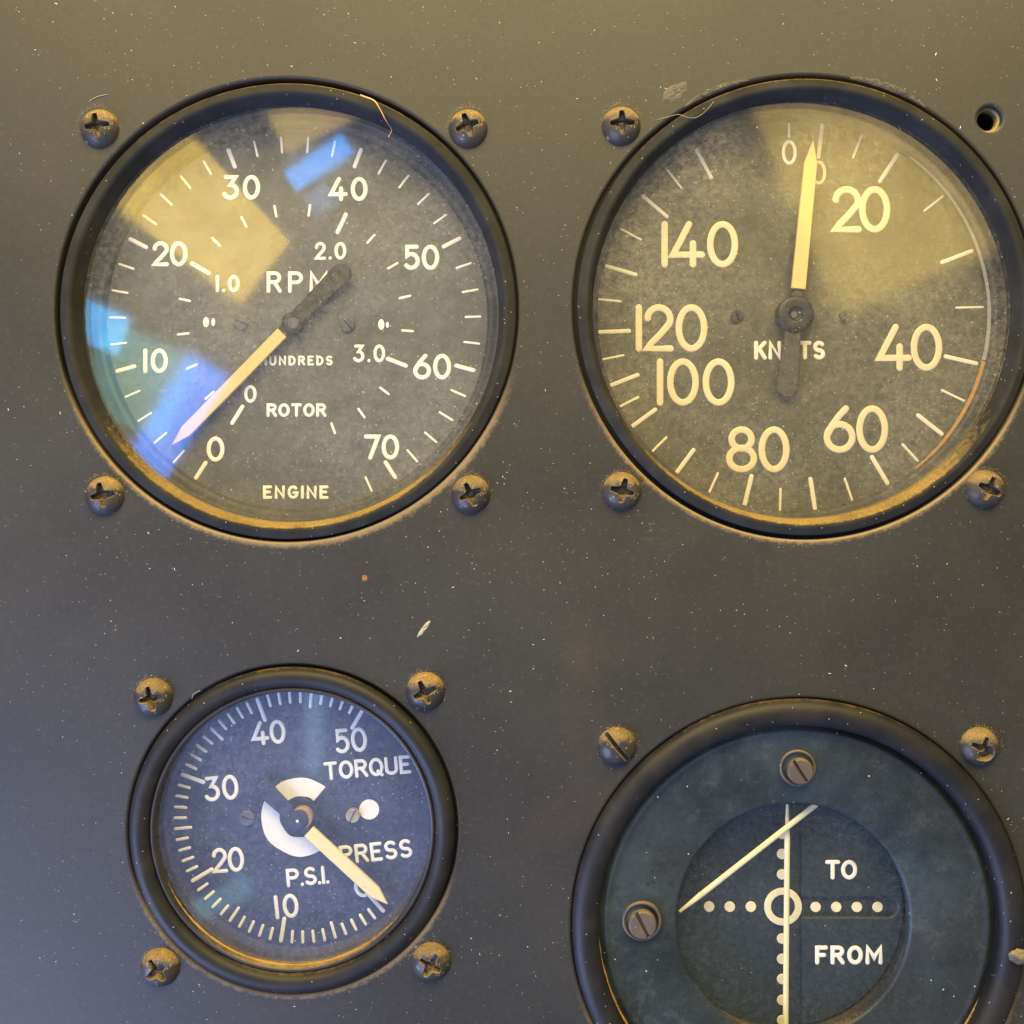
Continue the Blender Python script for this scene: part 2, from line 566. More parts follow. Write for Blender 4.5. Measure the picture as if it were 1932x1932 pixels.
GLYPH = {   # strokes in a box one unit high; (width, strokes)
    '0': (.62, [ell(.31, .5, .31, .5)]),
    '1': (.0, [L((0, 0), (0, 1))]),
    '2': (.58, [A([(.02, .74)] + arc(.29, .72, .28, .28, 172, -22, 14) + [(.34, .36), (.12, .14), (.0, .0), (.58, 0)])]),
    '3': (.55, [A([(.04, 1), (.50, 1), (.24, .62)] + arc(.24, .31, .31, .31, 82, -150, 16))]),
    '4': (.72, [L((.40, 1), (0, .24), (.72, .24)), L((.50, .52), (.50, 0))]),
    '5': (.54, [A([(.48, 1), (.06, 1), (.04, .56)] + arc(.24, .33, .30, .33, 112, -140, 16))]),
    '6': (.62, [A([(.46, 1), (.30, .83), (.12, .58), (.02, .36)]), ell(.31, .31, .31, .31)]),
    '7': (.56, [L((0, 1), (.56, 1), (.20, 0))]),
    '8': (.62, [ell(.31, .76, .25, .24), ell(.31, .27, .31, .27)]),
    '.': (.0, [L((0, 0), (.001, .012))]),
    ' ': (.3, []),
    'R': (.55, [A([(0, 0), (0, 1), (.30, 1)] + arc(.30, .75, .23, .25, 80, -90, 10) + [(0, .5)]), L((.28, .5), (.56, 0))]),
    'P': (.55, [A([(0, 0), (0, 1), (.30, 1)] + arc(.30, .74, .25, .26, 80, -90, 10) + [(0, .48)])]),
    'M': (.72, [L((0, 0), (0, 1), (.36, .32), (.72, 1), (.72, 0))]),
    'H': (.55, [L((0, 0), (0, 1)), L((.55, 0), (.55, 1)), L((0, .5), (.55, .5))]),
    'U': (.56, [A([(0, 1), (0, .28)] + arc(.28, .28, .28, .28, 180, 360, 12) + [(.56, 1)])]),
    'N': (.58, [L((0, 0), (0, 1), (.58, 0), (.58, 1))]),
    'D': (.56, [A([(0, 0), (0, 1), (.20, 1)] + arc(.20, .5, .36, .5, 80, -80, 14) + [(.20, 0), (0, 0)])]),
    'E': (.48, [L((.48, 1), (0, 1), (0, 0), (.48, 0)), L((0, .52), (.38, .52))]),
    'F': (.48, [L((.48, 1), (0, 1), (0, 0)), L((0, .5), (.38, .5))]),
    'S': (.52, [A(arc(.26, .745, .25, .255, 40, 265, 14) + arc(.26, .255, .26, .245, 85, -145, 14))]),
    'O': (.64, [ell(.32, .5, .32, .5)]),
    'Q': (.64, [ell(.32, .5, .32, .5), L((.40, .22), (.62, -.04))]),
    'T': (.58, [L((0, 1), (.58, 1)), L((.29, 1), (.29, 0))]),
    'G': (.62, [A(arc(.32, .5, .32, .5, 48, 330, 20) + [(.62, .45), (.38, .45)])]),
    'I': (.0, [L((0, 0), (0, 1))]),
    'K': (.56, [L((0, 0), (0, 1)), L((.54, 1), (0, .38)), L((.20, .60), (.56, 0))]),
}


def write(name, txt, gauge, parent, box, stroke, mat, z, rot=0.0, h=.10 * MM, wide=None):
    """box = picture x0,y0,x1,y1 of the inked extent on the dial plane"""
    x0, y0, x1, y1 = box
    k = S * (D - z) / D
    cx, cy = pm((x0 + x1) / 2, (y0 + y1) / 2, z)
    gx, gy = pm(*GA[gauge][:2])
    Wd, Hd = (x1 - x0 - stroke) * k, (y1 - y0 - stroke) * k
    hw = stroke * k / 2
    gs = [GLYPH[c] for c in txt]
    wf = wide or .95
    tot = sum(g[0] for g in gs) * Hd * wf
    gap = (Wd - tot) / (len(gs) - 1) if len(gs) > 1 else 0
    if len(gs) == 1 and gs[0][0] > 0:
        wf = Wd / Hd / gs[0][0]
    parts, x = [], -Wd / 2
    c_, s_ = math.cos(R_(rot)), math.sin(R_(rot))
    for i, (w, st) in enumerate(gs):
        for typ, pts in st:
            pp = []
            for u, v in pts:
                X, Y = x + u * Hd * wf, (v - .5) * Hd
                pp.append((cx - gx + X * c_ - Y * s_, cy - gy + X * s_ + Y * c_))
            # drop doubled points
            q = [pp[0]]
            for p in pp[1:]:
                if (Vector(p) - Vector(q[-1])).length > 1e-6:
                    q.append(p)
            jz = h * (1 + .06 * len(parts) % .3)
            parts.append(sweep(q, hw, jz, z, typ == 'c'))
        x += w * Hd * wf + gap
    vs, fs = merge(parts)
    return mesh_obj(name, vs, fs, mat, parent, 50)


def tick(gauge, parent, a, b, w, mat, z, h=.10 * MM):
    gx, gy = pm(*GA[gauge][:2])
    p, q = Vector(pm(*a, z)) - Vector((gx, gy)), Vector(pm(*b, z)) - Vector((gx, gy))
    hw = w * S / 2
    d = (q - p).normalized()
    vs, fs = sweep([p + d * hw * .7, q - d * hw * .7], hw, h, z, cap=3)
    return mesh_obj('tick_mark', vs, fs, mat, parent, 50)


def polar(c, r, ang):
    return (c[0] + r * math.sin(R_(ang)), c[1] - r * math.cos(R_(ang)))


def gauge_root(name, key, label):
    e = bpy.data.objects.new(name, None)
    e.empty_display_size = .005
    link(e)
    x, y = pm(*GA[key][:2])
    e.location = (x, 0, y)
    e.rotation_euler = (R_(90), 0, 0)
    tag(e, label, 'gauge', 'round gauges set into the panel')
    return e


def loc2(key, px, py, z):
    gx, gy = pm(*GA[key][:2])
    x, y = pm(px, py, z)
    return (x - gx, y - gy)


def small_screw(key, parent, px, py, rpx, z, ang, mat, name='dial_screw', hgt=.5 * MM):
    """flat slotted screw head set in the dial"""
    x, y = loc2(key, px, py, z)
    vs, fs = screw_mesh(rpx * S, hgt, 'slot_flat', 0)
    o = mesh_obj(name, vs, fs, mat, parent, 40)
    o.location = (x, y, z)
    o.rotation_euler = (0, 0, R_(ang))
    return o


def screw_mesh(Rr, H, kind, seed):
    """a screw head as a relief over a polar grid, drive recess sunk into it"""
    NR, NA = 44, 120
    rnd = random.Random(seed)
    vs, fs = [(0, 0, 0)], []

    def sm(x, a, b):
        t = max(0, min(1, (x - a) / (b - a)))
        return t * t * (3 - 2 * t)

    armL = [.60 + rnd.uniform(-.05, .05) for _ in range(4)]
    armW = [.16 + rnd.uniform(-.02, .035) for _ in range(4)]

    def hgt(x, y):
        r = math.hypot(x, y)
        if kind == 'slot_flat':
            z = 1.0 if r < .86 else 1 - .35 * ((r - .86) / .14) ** 2
            if r > .985:
                z = -.3
            m = sm(abs(x), .115, .075)
            return z - .85 * m * (1 if r < .985 else 0)
        z = max(0.0, 1 - r ** 2.5) ** .62
        z += .035 * mnoise.noise(Vector((x * 3, y * 3, seed)))
        if kind == 'slot':
            m = sm(abs(x), .12, .085)
            zz = .30
            return z - max(0, z - zz) * m
        best = 0.0
        for i, (ax, ay) in enumerate(((1, 0), (0, 1), (-1, 0), (0, -1))):
            u = x * ax + y * ay
            v = abs(-x * ay + y * ax)
            if u < -.05:
                continue
            wloc = armW[i] * (1.25 - .75 * max(u, 0) / armL[i])
            m = sm(v, wloc + .026, wloc - .018) * sm(u, armL[i] + .02, armL[i] - .05)
            best = max(best, m * (1 - .45 * max(0, u) / armL[i]))
        best = max(best, sm(r, .27, .20))
        if kind == 'worn':
            q = math.hypot(x - .22, y + .18)
            best = max(best, .85 * sm(q, .42, .28))
            best *= .9
        return z - best * .80
    for i in range(1, NR + 1):
        r = (i / NR) ** .92
        for j in range(NA):
            a = 2 * math.pi * j / NA
            x, y = r * math.cos(a), r * math.sin(a)
            vs.append((x * Rr, y * Rr, max(-.3, hgt(x, y)) * H))
    vs[0] = (0, 0, hgt(0, 0) * H)
    for j in range(NA):
        fs.append((0, 1 + j, 1 + (j + 1) % NA))
    for i in range(NR - 1):
        for j in range(NA):
            a, b = 1 + i * NA + j, 1 + i * NA + (j + 1) % NA
            fs.append((a, a + NA, b + NA, b))
    o = 1 + (NR - 1) * NA
    n0 = len(vs)
    vs += [(vs[o + j][0], vs[o + j][1], -.35 * H) for j in range(NA)]
    for j in range(NA):
        fs.append((o + j, n0 + j, n0 + (j + 1) % NA, o + (j + 1) % NA))
    fs.append(tuple(n0 + j for j in reversed(range(NA))))
    return vs, fs


def casing(root, r, z0=-3.5 * MM, depth=42 * MM, flange=True, flange_half=None):
    vs, fs = lathe(rounded([(r, z0), (r, -depth), (r * .3, -depth - .002), (0.0005, -depth - .002)], .002), 64)
    mesh_obj('case', vs, fs, M['case'], root)
    # flange of the case, bolted up behind the panel
    q = r + 4.4 * MM
    vs, fs = lathe([(r - .8 * MM, -2.45 * MM), (q, -2.45 * MM), (q, -3.6 * MM), (r - .8 * MM, -3.6 * MM)], 96, True)
    mesh_obj('mounting_flange', vs, fs, M['case'], root, 30)


def blade(key, parent, name, base, tip, w, z, th, mat, sh=None, w2=None, bev=.12 * MM):
    """flat lance-shaped pointer blade from base to tip, shoulder sh units before the tip"""
    b, t = Vector(loc2(key, *base, z)), Vector(loc2(key, *tip, z))
    d = (t - b).normalized()
    n = Vector((-d.y, d.x))
    k = S * (D - z) / D
    w1, w2 = w * k / 2, (w2 or w) * k / 2
    s = t - d * sh * k
    out = [b - n * w1, s - n * w2, t, s + n * w2, b + n * w1]
    vs, fs = prism([(p.x, p.y) for p in out], z, z + th, bev)
    return mesh_obj(name, vs, fs, mat, parent, 25)


def capsule(key, p, q, w0, w1, z):
    a, b = Vector(loc2(key, *p, z)), Vector(loc2(key, *q, z))
    k = S * (D - z) / D
    r0, r1 = w0 * k / 2, w1 * k / 2
    d = (b - a).normalized()
    ang = math.atan2(d.y, d.x)
    out = []
    for i in range(13):
        t = ang - math.pi / 2 + math.pi * i / 12
        out.append((b.x + r1 * math.cos(t), b.y + r1 * math.sin(t)))
    for i in range(13):
        t = ang + math.pi / 2 + math.pi * i / 12
        out.append((a.x + r0 * math.cos(t), a.y + r0 * math.sin(t)))
    return out


def glass_pane(root, r, z, mat, th=1.6 * MM, dome=0.0):
    prof = [(0.0004, z - th), (r * .5, z - th), (r, z - th), (r, z)]
    prof += [(r * (1 - i / 6) + .0004, z) for i in range(1, 7)]
    vs, fs = lathe(prof, 128)
    n = len(prof)
    fs.append(tuple(i * n + n - 1 for i in range(128)))
    fs.append(tuple(i * n for i in reversed(range(128))))
    return mesh_obj('glass', vs, fs, mat, root, 30)


PACK = m_coated('packed_dust', (.34, .21, .075), .85, .6, -.2, .8, .3, (.46, .30, .115), (.26, .16, .06), spec=.1)


def packed_dust(root, r, z, a0, a1, width, hgt, seed, n=150, m=5, c=(0, 0)):
    """crumbly dust packed along a groove; angles clockwise from the top"""
    rnd = random.Random(seed)
    vs, fs = [], []
    for i in range(n + 1):
        t = i / n
        a = R_(a0 + (a1 - a0) * t)
        env = min(1, math.sin(math.pi * t) * 1.9) ** .8 * (.75 + .8 * mnoise.noise(Vector((t * 11, seed, 0))))
        env = max(env, .03)
        for j in range(m + 1):
            u = j / m
            rr = r + width * env * (u - .5) + rnd.uniform(-.05, .05) * MM
            zz = z + hgt * env * math.sin(math.pi * u) * (.6 + .9 * abs(mnoise.noise(Vector((t * 90, u * 4, seed)))))
            vs.append((c[0] + rr * math.sin(a), c[1] + rr * math.cos(a), zz))
    for i in range(n):
        for j in range(m):
            q = i * (m + 1) + j
            fs.append((q, q + 1, q + m + 2, q + m + 1))
    o = mesh_obj('packed_dust', vs, fs, PACK, root, 30)
    o['kind'] = 'stuff'
    return o


# ================================================================== RPM gauge
g = gauge_root('rpm_gauge', 'rpm', 'large gauge reading RPM, ENGINE and ROTOR, its yellow pointer near zero')
ZD = -8.0 * MM
casing(g, 40.2 * MM)
vs, fs = lathe([(40.0 * MM, -4 * MM), (40.85 * MM, .30 * MM), (40.80 * MM, .42 * MM)] + rounded([(40.6 * MM, .52 * MM), (39.3 * MM, 1.15 * MM),
                        (38.7 * MM, .7 * MM), (37.9 * MM, -2.6 * MM), (37.8 * MM, -3.5 * MM)], .6 * MM), 200, wob=.06 * MM, seed=1)
bz = mesh_obj('bezel', vs, fs, M['bezel'], g, 60)
vs, fs = lathe(rounded([(37.9 * MM, -3.8 * MM), (37.3 * MM, -3.9 * MM), (36.7 * MM, -6.0 * MM), (35.9 * MM, -6.3 * MM), (35.5 * MM, ZD - .5 * MM)], .3 * MM, 3), 160)
mesh_obj('spacer_ring', vs, fs, M['wall'], g, 60)
vs, fs = disc(36.2 * MM, ZD - 1 * MM, ZD, 128, c=loc2('rpm', 557, 608, ZD))
dial = mesh_obj('dial', vs, fs, M['dial_rpm'], g, 40)
C1 = (557, 608)
for u in range(0, 73, 2):
    ang = 212.5 + 4.21 * u
    big = u % 10 == 0
    r0 = 312 if big else 320
    tick('rpm', dial, polar(C1, 351, ang), polar(C1, r0, ang), 8.2 if big else 4.6, M['white'], ZD)
for ang in (212, 299.6, 385.2, 471.5):
    tick('rpm', dial, polar(C1, 227, ang), polar(C1, 185, ang), 8.2, M['white'], ZD)
for ang in (229.4, 246.7, 264, 281.4, 315.4, 332.9, 349.9, 7.2, 42.3, 60, 77.1, 94.4, 127.6, 143.9, 160.3):
    tick('rpm', dial, polar(C1, 224, ang), polar(C1, 201, ang), 5, M['white'], ZD)
for txt, cx, cy, w, h in (('30', 456, 353.4, 70, 47), ('20', 320.5, 479, 67, 48), ('40', 657, 356.7, 74, 46), ('50', 795.6, 485.7, 67, 48),
                          ('60', 815.4, 692, 72, 49), ('70', 720, 843.7, 67, 48), ('0', 406.6, 847.6, 34, 48), ('10', 293.5, 681, 47, 47)):
    write('numeral', txt, 'rpm', dial, (cx - w / 2, cy - h / 2, cx + w / 2, cy + h / 2), 8.2, M['white'], ZD, wide=1.03)
for txt, cx, cy, w, h in (('1.0', 429.5, 535, 45, 33), ('2.0', 623.6, 473.6, 60, 34), ('3.0', 697, 667, 60, 34), ('0', 472.4, 743.4, 24, 34)):
    write('numeral', txt, 'rpm', dial, (cx - w / 2, cy - h / 2, cx + w / 2, cy + h / 2), 6.4, M['white'], ZD)
write('lettering', 'RPM', 'rpm', dial, (503, 512, 619, 553), 7.2, M['white'], ZD, wide=1.15)
write('lettering', 'HUNDREDS', 'rpm', dial, (490, 671, 628, 690), 4.4, M['white'], ZD, wide=1.15)
write('lettering', 'ROTOR', 'rpm', dial, (503, 761, 616, 787), 6.0, M['white'], ZD, wide=1.25)
write('lettering', 'ENGINE', 'rpm', dial, (496, 916, 620, 942), 6.0, M['white'], ZD, wide=1.2)
for px, py, rx, ry in ((389, 608, 6, 10), (402.6, 608, 3.8, 8), (719.5, 612.5, 6.2, 10.5), (731, 613, 3, 6)):
    x, y = loc2('rpm', px, py, ZD)
    vs, fs = disc(1, 0, 1, 24)
    vs = [(x + a * rx * S, y + b * ry * S, ZD + c * .12 * MM) for a, b, c in vs]
    mesh_obj('white_dot', vs, fs, M['white'], dial, 40)
small_screw('rpm', dial, 455.5, 609, 14.5, ZD, 70, M['steel'])
small_screw('rpm', dial, 656, 613, 14.5, ZD, 40, M['steel'])
zp = ZD + 1.3 * MM
ptr = blade('rpm', g, 'pointer', (533.5, 628.5), (326, 841), 23, zp, .7 * MM, M['needle'], 38)
vs, fs = prism(capsule('rpm', (540, 622), (644, 517), 27, 38, zp - .05 * MM), zp - .05 * MM, zp + .6 * MM, .15 * MM)
mesh_obj('counterweight', vs, fs, M['blackpart'], ptr, 30)
vs, fs = disc(20 * S, ZD, zp + 1.4 * MM, 48, c=loc2('rpm', 553.3, 609.3, zp), bev=.4 * MM)
mesh_obj('hub', vs, fs, M['blackpart'], ptr, 30)
vs, fs = disc(11 * S, zp + 1.3 * MM, zp + 1.65 * MM, 32, c=loc2('rpm', 553, 609.5, zp + 1.5 * MM), bev=.15 * MM)
mesh_obj('hub_pin', vs, fs, M['steel'], ptr, 30)
glass_pane(g, 37.85 * MM, -2.4 * MM, m_glass('glass_rpm', .042, (.56, .55, .50), .042, 3.1, 1.6, .045, .8, .9), 1.4 * MM)

# ================================================================== airspeed gauge
g = gauge_root('airspeed_gauge', 'knots', 'large gauge marked KNOTS with big yellow numerals and pointer at the top')
ZD = -8.4 * MM
casing(g, 40.4 * MM)
vs, fs = lathe([(40.1 * MM, -4 * MM), (40.95 * MM, .30 * MM), (40.90 * MM, .42 * MM)] + rounded([(40.7 * MM, .52 * MM), (39.4 * MM, 1.15 * MM),
                        (38.8 * MM, .7 * MM), (38.0 * MM, -2.6 * MM), (37.9 * MM, -3.5 * MM)], .6 * MM), 200, wob=.06 * MM, seed=4)
mesh_obj('bezel', vs, fs, M['bezel'], g, 60)
vs, fs = lathe(rounded([(38.1 * MM, -3.8 * MM), (37.7 * MM, -3.9 * MM), (37.4 * MM, -6.2 * MM), (36.9 * MM, -6.5 * MM), (36.5 * MM, ZD - .5 * MM)], .3 * MM, 3), 160)
mesh_obj('spacer_ring', vs, fs, M['wall'], g, 60)
C2 = (1493, 597)
vs, fs = disc(37.4 * MM, ZD - 1 * MM, ZD, 128, c=loc2('knots', *C2, ZD))
dial = mesh_obj('dial', vs, fs, M['dial_knots'], g, 40)
for ax, ay, bx, by, w in (
        (1313, 280.5, 1343, 337, 7.4), (1258.7, 320, 1286.4, 355.8, 4.6), (1211, 368.5, 1260, 410, 7.4), (1170.7, 432, 1210, 453, 4.8),
        (1141.8, 501.6, 1202, 519, 8), (1489, 232, 1489, 259.7, 4.6), (1552, 234, 1544, 299, 8), (1626, 255, 1609, 299, 5),
        (1694.5, 289.8, 1659, 344, 8), (1780, 369.7, 1743, 398.6, 4.2), (1835.7, 472.7, 1775.5, 495.8, 8), (1855.6, 579.5, 1803, 580.8, 4.6),
        (1845, 686.7, 1781.5, 672, 8.5), (1819.8, 756.9, 1776, 735.7, 5), (1778.8, 820.4, 1730, 782, 8.5), (1732.5, 870.7, 1702, 837.6, 5.2),
        (1675.6, 914, 1643.8, 860, 9), (1608, 944.8, 1593.5, 902, 5), (1538, 962, 1528.7, 901, 9), (1472.8, 921, 1471.5, 966, 4.8),
        (1418.6, 895.8, 1404, 956.7, 9), (1355, 891.9, 1336.5, 932.9, 5), (1310, 846.9, 1274, 895.8, 8.5), (1258.4, 824.4, 1228, 854.8, 5),
        (1238.6, 771.4, 1189.6, 807, 8.5), (1205.5, 748.9, 1164.5, 770, 5.2), (1205.5, 706.6, 1148.6, 729, 8.5), (1177.7, 670.3, 1135.4, 678.8, 4.8),
        (1189.6, 624.5, 1128.7, 627, 8.5), (1172.4, 569, 1128.7, 565, 5)):
    tick('knots', dial, (ax, ay), (bx, by), w, M['creamwhite'], ZD)
for txt, box in (('20', (1569.5, 351, 1680, 439)), ('140', (1247.6, 417, 1393, 505)), ('120', (1199, 574, 1335, 664)), ('100', (1239, 676, 1386, 766)),
                 ('80', (1369.6, 804.5, 1490, 892)), ('60', (1553.8, 764.8, 1676, 855)), ('40', (1653, 611, 1778, 700))):
    write('numeral', txt, 'knots', dial, box, 12.6, M['cream'], ZD, wide=1.0)
write('numeral', '0', 'knots', dial, (1475, 264, 1503.5, 311), 6.2, M['creamwhite'], ZD)
write('numeral', '0', 'knots', dial, (1530, 303, 1559, 349), 6.2, M['cream'], ZD)
write('lettering', 'KNOTS', 'knots', dial, (1422.6, 643, 1557, 679), 8, M['creamwhite'], ZD, wide=1.05)
small_screw('knots', dial, 1390, 598, 13, ZD, 20, M['blackpart'])
small_screw('knots', dial, 1595, 597, 13, ZD, -15, M['blackpart'])
zp = ZD + 1.5 * MM
ptr = blade('knots', g, 'pointer', (1505, 546), (1532.5, 266.6), 27, zp, .7 * MM, M['needle'], 42, 24)
vs, fs = prism(capsule('knots', (1503, 560), (1484, 730), 22, 40, zp - .05 * MM), zp - .05 * MM, zp + .6 * MM, .15 * MM)
mesh_obj('counterweight', vs, fs, m_dial('tail_dusty', (.026, .025, .017), (.062, .057, .035), .65, .5, (.14, .12, .07)), ptr, 30)
vs, fs = lathe(rounded([(36 * S, ZD), (36 * S, zp + .9 * MM), (30 * S, zp + 1.25 * MM), (14 * S, zp + 1.25 * MM), (12 * S, zp + .7 * MM), (1e-5, zp + .7 * MM)], .2 * MM, 3), 64,
               c=loc2('knots', 1499.5, 594, zp))
mesh_obj('hub', vs, fs, M['blackpart'], ptr, 40)
vs, fs = disc(7 * S, zp + .6 * MM, zp + 1.2 * MM, 32, c=loc2('knots', 1498.5, 594.5, zp + 1 * MM), bev=.15 * MM)
mesh_obj('hub_pin', vs, fs, M['steel'], ptr, 30)


def arc_band(key, c, r0, a0, a1, w0, w1, w2, z, th, n=40):
    """curved painted band, width w0 -> w1 -> w2 along the arc"""
    inner, outer = [], []
    for i in range(n + 1):
        t = i / n
        a = a0 + (a1 - a0) * t
        w = w0 + (w1 - w0) * min(1, t * 2) if t < .5 else w1 + (w2 - w1) * (t - .5) * 2
        w *= 1 + .12 * mnoise.noise(Vector((t * 9, a0, 0)))
        inner.append(loc2(key, *polar(c, r0 - w / 2, a), z))
        outer.append(loc2(key, *polar(c, r0 + w / 2, a), z))
    out = list(reversed(outer))
    return prism(list(reversed(inner + out)), z, z + th, 0)


zr = -3.1 * MM + .05 * MM
vs, fs = arc_band('knots', (1499, 593), 369, 36, 103.6, 5, 10, 11, ZD + .9 * MM, .12 * MM)
mesh_obj('range_arc', vs, fs, m_paint('range_grey', (.27, .27, .24), .5, .45), g, 40)['label'] = 'grey painted range arc'
vs, fs = arc_band('knots', (1499, 593), 369, 103.9, 142, 11, 8.5, 3, ZD + .9 * MM, .12 * MM)
mesh_obj('range_arc', vs, fs, m_paint('range_orange', (.40, .19, .03), .5, .4), g, 40)['label'] = 'orange painted range arc'
glass_pane(g, 37.98 * MM, -2.4 * MM, m_glass('glass_knots', .060, (.55, .50, .34), .070, 8.7, 1.5, .045, .9, .9), 1.4 * MM)

# ================================================================== torque gauge
g = gauge_root('torque_gauge', 'torque', 'smaller gauge reading TORQUE PRESS P.S.I. with a white C-shaped ring')
ZD = -7.3 * MM
casing(g, 28.4 * MM)
vs, fs = lathe([(28.6 * MM, -4 * MM)] + [(27.45 * MM + 1.78 * MM * math.cos(R_(a)), 0 * MM + 1.75 * MM * math.sin(R_(a))) for a in range(-20, 196, 12)] +
               [(25.7 * MM, -1.6 * MM)], 180, wob=.07 * MM, seed=9)
mesh_obj('bezel', vs, fs, M['bezel_tube'], g, 60)
vs, fs = lathe([(25.75 * MM, -2.2 * MM)] + [(25.2 * MM + .52 * MM * math.cos(R_(a)), -.25 * MM + .75 * MM * math.sin(R_(a))) for a in range(0, 190, 18)] +
               [(24.75 * MM, -2.4 * MM)], 180, wob=.05 * MM, seed=13)
mesh_obj('retaining_ring', vs, fs, M['lip'], g, 60)
vs, fs = lathe(rounded([(25.0 * MM, -2.9 * MM), (24.85 * MM, -3.2 * MM), (24.6 * MM, -5.5 * MM), (24.1 * MM, ZD - .4 * MM)], .3 * MM, 3), 160)
mesh_obj('spacer_ring', vs, fs, M['wall'], g, 60)
packed_dust(g, 25.66 * MM, -.35 * MM, 118, 262, .55 * MM, .6 * MM, 2)
packed_dust(g, 24.72 * MM, -.95 * MM, 128, 250, .5 * MM, .55 * MM, 4)
C3 = (567, 1541)
vs, fs = disc(24.6 * MM, ZD - 1 * MM, ZD, 128, c=loc2('torque', *C3, ZD))
dial = mesh_obj('dial', vs, fs, M['dial_torque'], g, 40)
for u in range(0, 51):
    ang = 138.7 + 5.03 * u
    ln, w = (47, 8) if u % 10 == 0 else (33, 6.2) if u % 5 == 0 else (24, 6)
    tick('torque', dial, polar(C3, 239, ang), polar(C3, 239 - ln, ang), w, M['white'], ZD)
for txt, box, rot in (('40', (473.7, 1358.8, 539, 1405), 5), ('50', (632, 1373, 693, 1420), 5), ('30', (386, 1463, 450, 1510.7), 5),
                      ('20', (399.7, 1598.8, 460.6, 1646.4), 4), ('10', (518, 1687, 563.4, 1733), 6), ('0', (668, 1650, 702, 1693), 5)):
    write('numeral', txt, 'torque', dial, box, 7.4, M['white'], ZD, rot)
write('lettering', 'TORQUE', 'torque', dial, (611, 1431, 776, 1466), 6.6, M['white'], ZD, 5, wide=1.17)
write('lettering', 'PRESS', 'torque', dial, (640, 1589, 778, 1625), 6.6, M['white'], ZD, 6, wide=1.17)
write('lettering', 'P.S.I.', 'torque', dial, (540, 1636, 621, 1671), 6.6, M['white'], ZD, 5, wide=1.17)
vs, fs = arc_band('torque', C3, 56.5, 136, 400, 35, 35, 35, ZD, .14 * MM, 64)
mesh_obj('white_ring', vs, fs, M['white'], dial, 30)
vs, fs = disc(19.5 * S, ZD, ZD + .14 * MM, 40, c=loc2('torque', 696.7, 1527, ZD))
mesh_obj('white_dot', vs, fs, M['white'], dial, 40)
small_screw('torque', dial, 467, 1543, 15, ZD, 72, M['steel'])
small_screw('torque', dial, 666.7, 1537, 14.5, ZD, -25, m_coated('bright_steel', (.34, .29, .18), .35, .3, .4, .9, .2, metal=.5), hgt=.9 * MM)
zp = ZD + 1.4 * MM
ptr = blade('torque', g, 'pointer', (583.5, 1567), (732, 1704), 24.5, zp, .7 * MM, M['needle_pale'], 34)
vs, fs = prism(capsule('torque', (575, 1560), (499, 1487), 22, 33, zp - .05 * MM), zp - .05 * MM, zp + .6 * MM, .15 * MM)
mesh_obj('counterweight', vs, fs, M['dial_torque'], ptr, 30)
vs, fs = disc(38 * S, ZD, ZD + .5 * MM, 48, c=loc2('torque', 567, 1541, ZD), bev=.15 * MM)
mesh_obj('hub_plate', vs, fs, M['dial_torque'], ptr, 30)
vs, fs = disc(21 * S, ZD, zp + .75 * MM, 48, c=loc2('torque', 570, 1542, zp), bev=.2 * MM)
mesh_obj('hub_washer', vs, fs, m_coated('brass', (.34, .23, .11), .35, .2, .4, .9, .2), ptr, 30)
vs, fs = disc(19.5 * S, ZD, zp + 1.35 * MM, 48, c=loc2('torque', 562, 1548.5, zp + 1.3 * MM), bev=.3 * MM)
mesh_obj('hub', vs, fs, M['dial_torque'], ptr, 30)
vs, fs = disc(3 * S, zp + 1.2 * MM, zp + 1.5 * MM, 16, c=loc2('torque', 561, 1549.5, zp + 1.4 * MM), bev=.1 * MM)
mesh_obj('hub_pin', vs, fs, M['white'], ptr, 30)
glass_pane(g, 24.9 * MM, -1.0 * MM, m_glass('glass_torque', .036, (.42, .46, .66), .045, 15.3, 1.1, .045, .9, .8), 1.4 * MM)

# ================================================================== course deviation gauge
g = gauge_root('course_gauge', 'course', 'dark blue-grey gauge marked TO and FROM with two crossed pale needles')
casing(g, 39.8 * MM)
vs, fs = lathe([(39.8 * MM, -4 * MM)] + [(38.35 * MM + 2.4 * MM * math.cos(R_(a)), -.1 * MM + 2.0 * MM * math.sin(R_(a))) for a in range(-15, 196, 12)] +
               [(35.9 * MM, -1.8 * MM)], 200, wob=.08 * MM, seed=21)
mesh_obj('bezel', vs, fs, M['bezel_tube'], g, 60)

packed_dust(g, 35.95 * MM, -1.7 * MM, 196, 268, .9 * MM, .7 * MM, 6)
packed_dust(g, 35.8 * MM, -1.7 * MM, 112, 168, 1.3 * MM, .6 * MM, 8)


